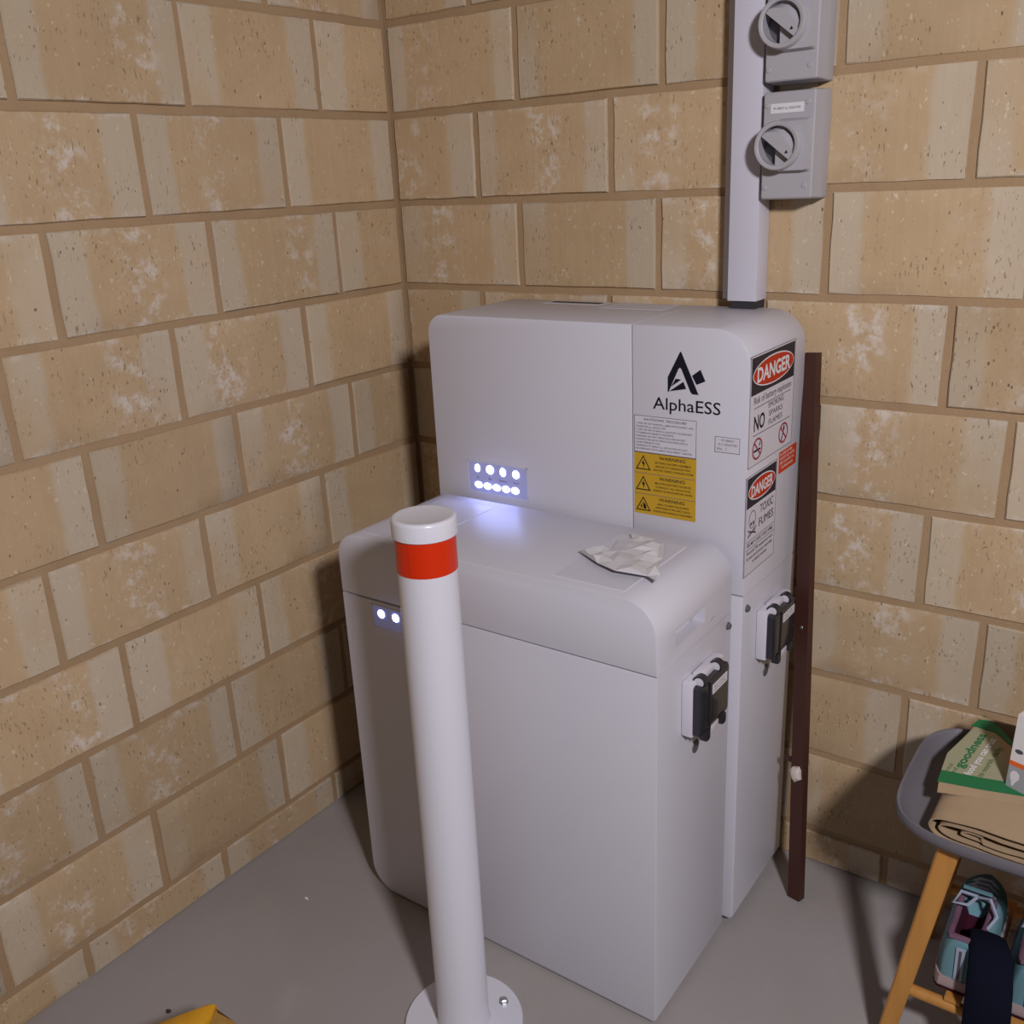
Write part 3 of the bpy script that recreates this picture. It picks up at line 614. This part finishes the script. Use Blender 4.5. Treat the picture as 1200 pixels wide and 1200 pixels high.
def shoe(x, label):
    """heel towards the camera, toe to the wall; stands on the slats"""
    z0 = .1375; yh, yt = -.352, -.118
    t = thing('sneaker', (x, (yh + yt) / 2, z0), label, 'shoe', 'teal sneakers under the stool')
    n = 26
    def sec(k, grow=0.):
        """plan half width, by station 0 heel .. 1 toe"""
        return (.028 + .011 * math.sin(math.pi * min(1, k * .62 + .12)) ) * (1 if k < .8 else max(.25, math.sqrt(max(0, 1 - ((k - .8) / .21) ** 2)))) * (1 if k > .08 else .72 + .28 * math.sqrt(k / .08)) + grow
    ST = [0, .02, .06, .12, .2, .3, .4, .5, .6, .7, .8, .88, .94, .98, 1.]
    def outline(gr): return [(x + sec(k, gr), yh - gr + (yt - yh + 2 * gr) * k) for k in ST] + [(x - sec(k, gr), yh - gr + (yt - yh + 2 * gr) * k) for k in ST[::-1]]
    g = G(); g.rings([[(p[0], p[1], z) for p in outline(gr)] for gr, z in ((.001, z0), (.004, z0 + .006), (.0035, z0 + .016), (.002, z0 + .024))]); g.out('sole', M['sole'], t)
    g = G(); g.rings([[(p[0], p[1], z) for p in outline(gr)] for gr, z in ((.0045, z0 + .003), (.0048, z0 + .008))], cap=(False, False)); g.out('sole_stripe', M['maroon'], t)
    top = lambda k: .078 if k < .12 else (.078 - .012 * math.sin(math.pi * (k - .12) / .4) if k < .52 else .076 - .036 * ((k - .52) / .48) ** 1.3)
    rs = []
    for k in ST:
        w = sec(k, -.001); y = yh + (yt - yh) * k; H = z0 + .022 + top(k) * .92; row = []
        opening = .06 < k < .52
        for j in range(13):
            a = math.pi * j / 12; c_ = math.cos(a); s_ = math.sin(a)
            px = w * math.copysign(abs(c_) ** .62, c_); pz = z0 + .020 + (H - z0 - .020) * s_ ** .62
            if opening and 4 <= j <= 8:
                px = w * .52 * (6 - j) / 2; pz = H - .004 - .030 * (1 if j in (5, 6, 7) else .1)
            row.append((x + px, y, pz))
        rs.append(row)
    g = G(); n_ = 13; v = [p for r in rs for p in r]; f = []; fm = []
    for i in range(len(rs) - 1):
        for j in range(n_ - 1):
            f.append((i * n_ + j, i * n_ + j + 1, (i + 1) * n_ + j + 1, (i + 1) * n_ + j))
            op = ST[i] >= .06 and ST[i + 1] <= .52
            fm.append(1 if (op and 4 <= j <= 7) else 2 if (ST[i] > .5) else 0)
    f.append(tuple(range(n_))); fm.append(0); f.append(tuple((len(rs) - 1) * n_ + j for j in range(n_))); fm.append(2)
    o = mesh('upper', v, f, None, t, None, 60, [M['teal'], M['maroon'], M['teal2']], fm)
    # padded collar
    k0 = [.05, .06, .12, .2, .3, .4, .5, .53]
    L1 = [(x + sec(k) * .60, yh + (yt - yh) * k, z0 + .022 + top(k) * .92) for k in k0]; R1 = [(2 * x - p[0], p[1], p[2]) for p in L1]
    g = G(); g.tube(L1 + [(x, yh + (yt - yh) * .55, L1[-1][2] + .001)] + R1[::-1] + [(x, yh + (yt - yh) * .045, R1[0][2] + .001), L1[0]], .0052, 8); g.out('collar', M['mauve'], t)
    tg = G(); tg.add([(x - .021, yh + .10, z0 + .118), (x + .021, yh + .10, z0 + .118), (x + .016, yh + .128, z0 + .090), (x - .016, yh + .128, z0 + .090)], [(0, 1, 2, 3)]); 
    md = tg.out('tongue', M['teal'], t, smooth=None); s = md.modifiers.new('th', 'SOLIDIFY'); s.thickness = .006
    for i in range(4):
        y = yh + .118 + i * .021; zz = z0 + .100 - i * .007
        g = G(); g.tube([(x - .022, y, zz - .010), (x - .008, y + .004, zz + .001), (x + .008, y + .006, zz + .001), (x + .022, y + .002, zz - .010)], .0032, 6); g.out('lace', M['lace'], t)
    g = G(); g.tube([(x, yh + .110, z0 + .103), (x - .022, yh + .095, z0 + .114), (x - .030, yh + .075, z0 + .104), (x - .010, yh + .085, z0 + .100), (x, yh + .108, z0 + .103), (x + .020, yh + .098, z0 + .114), (x + .034, yh + .080, z0 + .100), (x + .024, yh + .060, z0 + .086)], .0028, 6); g.out('lace_bow', M['lace'], t)
    HF = Face((x, yh - .0005, z0), (1, 0, 0), (0, 0, 1))
    poly(HF, 'heel_tab', [[(-.006, .026), (.006, .026), (.0065, .086), (-.0065, .086)]], .0002, M['lace'], t, .0022)
    poly(HF, 'heel_stripe', [[(-.0018, .028), (.0018, .028), (.0018, .082), (-.0018, .082)]], .0026, M['grey_ink'], t, .0004)
    return t
shoe(1.341, 'teal sneaker nearest the stool leg, heel towards the camera')
shoe(1.440, 'teal sneaker at the right edge, behind the navy sock')
# navy sock hanging out of the shoe
pts = [(1.358, -.285, .205), (1.370, -.315, .232), (1.380, -.352, .236), (1.388, -.385, .205), (1.392, -.393, .165), (1.394, -.396, .11), (1.393, -.398, .05), (1.392, -.402, .022)]
rs = []; ws = [.020, .026, .030, .0315, .032, .033, .032, .026]
for i, p in enumerate(pts):
    p = Vector(p); t_ = (Vector(pts[min(i + 1, 7)]) - Vector(pts[max(i - 1, 0)])).normalized(); sx = Vector((1, 0, .03)).normalized(); nv = t_.cross(sx)
    rs.append([p + sx * math.cos(a) * ws[i] * (1 + .05 * math.sin(3 * a + i)) + nv * math.sin(a) * (.0085 + .001 * math.sin(2 * a + i)) for a in [2 * math.pi * j / 18 for j in range(18)]])
g = G(); g.rings(rs); sk_ = g.out('navy_sock', M['navy'], origin=(1.378, -.40, .02), smooth=60)
tag(sk_, 'dark navy sock hanging down over the front of the shoe shelf', 'sock')

# folded paper bag
bg = thing('paper_bag', (1.38, -.24, .403), 'folded brown paper bag with green print lying in the grey seat', 'paper bag')
def ribbon(path, y0, y1, th, name, mt, parent, sub=4, y0b=None):
    # smooth path in xz with thickness, extruded in y
    P = []
    n = len(path)
    for i in range(n - 1):
        p0, p1, p2, p3 = [Vector(path[max(0, min(n - 1, i + d))]) for d in (-1, 0, 1, 2)]
        for s in range(sub):
            t = s / sub; P.append(.5 * ((2 * p1) + (-p0 + p2) * t + (2 * p0 - 5 * p1 + 4 * p2 - p3) * t * t + (-p0 + 3 * p1 - 3 * p2 + p3) * t ** 3))
    P.append(Vector(path[-1])); out = []
    A_, B_ = [], []
    for i, p in enumerate(P):
        t = (P[min(i + 1, len(P) - 1)] - P[max(i - 1, 0)]).normalized(); nv = Vector((-t.y, t.x)) * th / 2; A_.append(p + nv); B_.append(p - nv)
    prof = A_ + B_[::-1]
    g = G(); v = []; 
    g.rings([[(p.x, y0 + .0012 * math.sin(p.x * 90), p.y) for p in prof], [(p.x, y1, p.y) for p in prof]], cap=(False, False))
    m_ = len(prof); hn = len(A_)
    for base in (0, m_):
        b0 = base
        g.f += [(b0 + i, b0 + i + 1, b0 + m_ - 2 - i, b0 + m_ - 1 - i) for i in range(hn - 1)]; g.m += [0] * (hn - 1)
    return g.out(name, mt, parent, smooth=50)
ribbon([(1.584, 0.4050), (1.454, 0.4050), (1.334, 0.4070), (1.292, 0.4135), (1.278, 0.4275), (1.285, 0.4410), (1.314, 0.4470), (1.384, 0.4470), (1.464, 0.4415), (1.584, 0.4385)], -.360, -.235, .0022, 'outer_fold', M['kraft'], bg)
ribbon([(1.584, 0.4110), (1.454, 0.4115), (1.344, 0.4145), (1.302, 0.4200), (1.291, 0.4285), (1.3, 0.4360), (1.324, 0.4380), (1.394, 0.4350), (1.474, 0.4310), (1.584, 0.4300)], -.3585, -.235, .0018, 'inner_fold', M['kraft'], bg)
ribbon([(1.584, 0.4165), (1.454, 0.4185), (1.349, 0.4230), (1.322, 0.4270), (1.33, 0.4320), (1.349, 0.4305)], -.356, -.24, .0016, 'inner_fold', M['kraft'], bg)
ribbon([(1.349, 0.4320), (1.351, 0.4235), (1.364, 0.4210), (1.454, 0.4220), (1.584, 0.4230)], -.3575, -.24, .0016, 'inner_fold', M['kraft'], bg)
# printed flap rising to the back rim
f0, f1 = Vector((1.272, -.290, .4495)), Vector((1.290, -.09, .474))
FU = Vector((.95, .30, 0)).normalized(); FVr = (f1 - f0); FV = Vector((0, FVr.y, FVr.z)).normalized(); FL = Face(f0, FU, FV)
def flap(name, P, d, mt, th=.0012): return poly(FL, name, [P], d, mt, bg, th)
flap('flap', [(0.002, -.012), (.30, -.020), (.30, .05), (.115, .075), (.085, .125), (.052, .168), (.024, .197), (.012, .150), (-.006, .085), (-.004, .030)], 0, M['kraft'], .0016)
flap('green_band', [(-.0035, .012), (.060, .006), (.30, -.004), (.30, .024), (.115, .030), (.060, .033), (-.0042, .040)], .0018, M['green'])
pn = flap('printed_panel', [(-.0045, .041), (.060, .034), (.098, .032), (.085, .070), (.062, .130), (.049, .155), (.020, .165), (.008, .132), (-.006, .085)], .0017, M['sage'])
flap('green_band', [(.012, .168), (.051, .157), (.086, .118), (.088, .124), (.054, .171), (.025, .200)], .0018, M['green'])
tb = Face(FL.p(0, 0, 0), FL.v, -FL.u); tb = Face(FL.p(0, 0, .0031), (FL.v * .985 + FL.u * .17).normalized(), (-FL.u * .985 + FL.v * .17).normalized())
lettering(tb, 'lettering', [('goodness', .056, -.0135, .0135, .102, 'l')], 0, M['green'], bg, .03)
lettering(tb, 'lettering', [('and', .036, -.0085, .0065, .018, 'l')], 0, M['green'], bg, .01)
lettering(tb, 'lettering', [('food you can trust', .044, -.0300, .0105, .108, 'l')], 0, M['paper'], bg, .02)
lettering(tb, 'lettering', [('to nourish', .046, -.0455, .0085, .050, 'l')], 0, M['dgreen'], bg, .015)
lettering(tb, 'lettering', [('daily', .104, -.0455, .0085, .028, 'l')], 0, M['dgreen'], bg, .015)
lettering(tb, 'lettering', [('real', .042, .001, .006, .020, 'l')], 0, M['dgreen'], bg)
g = G(); g.rings([[(1.295, -.098, .405), (1.37, -.088, .405), (1.37, -.082, .405), (1.295, -.090, .405)], [(1.292, -.098, .478), (1.36, -.082, .470), (1.36, -.078, .470), (1.292, -.092, .478)]]); g.out('back_fold', M['kraft'], bg, smooth=None)

# light bulb carton standing on the bag
cb = thing('bulb_carton', (1.395, -.22, .451), 'white light bulb carton with an orange stripe standing on the paper bag', 'carton')
cu = Vector((.93, -.30, .0)).normalized(); cd = Vector((.30, .93, 0)); cz = Vector((.03, .06, 1)).normalized(); c0 = Vector((1.357, -.240, .4535))
def cbox(name, a0, a1, d0, d1, h0, h1, mt, par): 
    g = G(); g.add([c0 + cu * a + cd * d + cz * h for a in (a0, a1) for d in (d0, d1) for h in (h0, h1)], [(0, 1, 3, 2), (4, 6, 7, 5), (0, 4, 5, 1), (2, 3, 7, 6), (0, 2, 6, 4), (1, 5, 7, 3)]); return g.out(name, mt, par, smooth=None)
cbox('upper_carton', 0, .062, 0, .062, .046, .122, M['box'], cb)
cbox('orange_stripe', -.0002, .0622, -.0002, .0622, .0385, .046, M['boxor'], cb)
cbox('lower_carton', 0, .062, 0, .062, 0, .0385, M['boxgrey'], cb)
CF = Face(c0, cu, cz)
poly(CF, 'bulb_picture', [[(.008, .006), (.011, .006), (.013, .012), (.018, .020), (.0175, .027), (.013, .031), (.008, .031), (.0045, .027), (.004, .020), (.007, .012)]], .0003, M['paper'], cb, .0002)
poly(CF, 'emblem', [ell(.011, .064, .006, .0035, 16)], .0003, M['grey_ink'], cb, .0002)

# ------------------------------------------------------------------ crumpled film on the lid
out = [(.722, -.431), (.777, -.465), (.818, -.483), (.871, -.476), (.893, -.490), (.886, -.462), (.868, -.434), (.856, -.396), (.826, -.335), (.803, -.319), (.777, -.316), (.756, -.318), (.768, -.338), (.752, -.356), (.760, -.390), (.736, -.405)]
rn = random.Random(11); pts2 = [Vector(p) for p in out]; inn = []
def inside(p):
    c = False
    for i in range(len(out)):
        a, b = out[i], out[i - 1]
        if (a[1] > p.y) != (b[1] > p.y) and p.x < (b[0] - a[0]) * (p.y - a[1]) / (b[1] - a[1]) + a[0]: c = not c
    return c
while len(inn) < 46:
    p = Vector((rn.uniform(.72, .895), rn.uniform(-.49, -.316)))
    if inside(p) and all((p - q).length > .012 for q in inn + pts2): inn.append(p)
nO = len(pts2); res = geometry.delaunay_2d_cdt(pts2 + inn, [(i, (i + 1) % nO) for i in range(nO)], [], 1, 1e-5)
V = []
for i, p in enumerate(res[0]):
    orig = res[3][i][0] if res[3][i] else 0
    front = max(0., min(1., (-.40 - p.y) / .08))
    h = (.001 + rn.uniform(0, .004) + .005 * front) if orig < nO else .004 + rn.uniform(0, .009) + .004 * front
    V.append((p.x, p.y, FT + .0015 + h))
fo = mesh('crumpled_film', V, [tuple(f) for f in res[2]], M['film'], None, (.81, -.40, FT), None)
s = fo.modifiers.new('thick', 'SOLIDIFY'); s.thickness = .0006
tag(fo, 'crumpled white plastic film lying on the low cabinet lid', 'plastic film')

# ------------------------------------------------------------------ yellow object at the lower edge
yb = thing('yellow_block', (.43, -1.12, 0), 'yellow block with a brown side peeking in at the lower left edge', 'block')
ya = Vector((.434, -1.040, 0))
def yring(P, z): return [(ya.x + p[0], ya.y + p[1], z) for p in P]
rt = lambda a, b: (a * .83 - b * .56, a * .56 + b * .83)      # a: to the right in view, b: away from the viewer
Lp = lambda e: [rt(-.16 - e, -.12), rt(-.03, -.145 - e), rt(.0, -.04), rt(.0, .02 + e), rt(-.05, .03 + e), rt(-.15 - e, .0)]
G().rings([yring(Lp(.004), 0), yring(Lp(.004), .12), yring([rt(-.12, -.11), rt(-.03, -.12), rt(0, -.03), rt(0, .012), rt(-.04, .018), rt(-.10, -.01)], .172), yring([rt(-.05, -.05), rt(-.02, -.05), rt(0, -.02), rt(0, .004), rt(-.012, .004), rt(-.04, -.01)], .198)]).out('yellow_side', M['yplastic'], yb, smooth=50)
G().rings([yring([rt(.001, -.10), rt(.05, -.08), rt(.06, -.01), rt(.001, .018)], 0), yring([rt(.001, -.10), rt(.05, -.07), rt(.056, -.01), rt(.001, .016)], .13), yring([rt(.001, -.05), rt(.03, -.04), rt(.03, -.01), rt(.001, .004)], .178), yring([rt(.001, -.03), rt(.006, -.02), rt(.006, -.008), rt(.001, .0)], .194)]).out('brown_side', M['ybrown'], yb, smooth=50)

# ------------------------------------------------------------------ crumbs on the floor
for (x, y, s_, lb, mt) in ((.186, -.652, .006, 'white paint chip on the floor near the left wall', 'chip'), (.165, -.39, .005, 'white paint chip on the floor just left of the low cabinet', 'chip'), (.195, -.365, .004, 'small white crumb on the floor beside the low cabinet corner', 'chip'), (.19, -.985, .008, 'dark dry leaf scrap on the floor near the yellow tub', 'leaf')):
    rn = random.Random(int(x * 1e4)); n = 7
    g = G(); g.rings([[(x + math.cos(2 * math.pi * j / n) * s_ * k * rn.uniform(.6, 1.1), y + math.sin(2 * math.pi * j / n) * s_ * k * .6 * rn.uniform(.6, 1.1), z) for j in range(n)] for z, k in ((0.0002, 1), (.0016, .8))])
    o = g.out('floor_debris', M[mt], None, (x, y, 0), None); tag(o, lb, 'debris', 'crumbs on the floor')
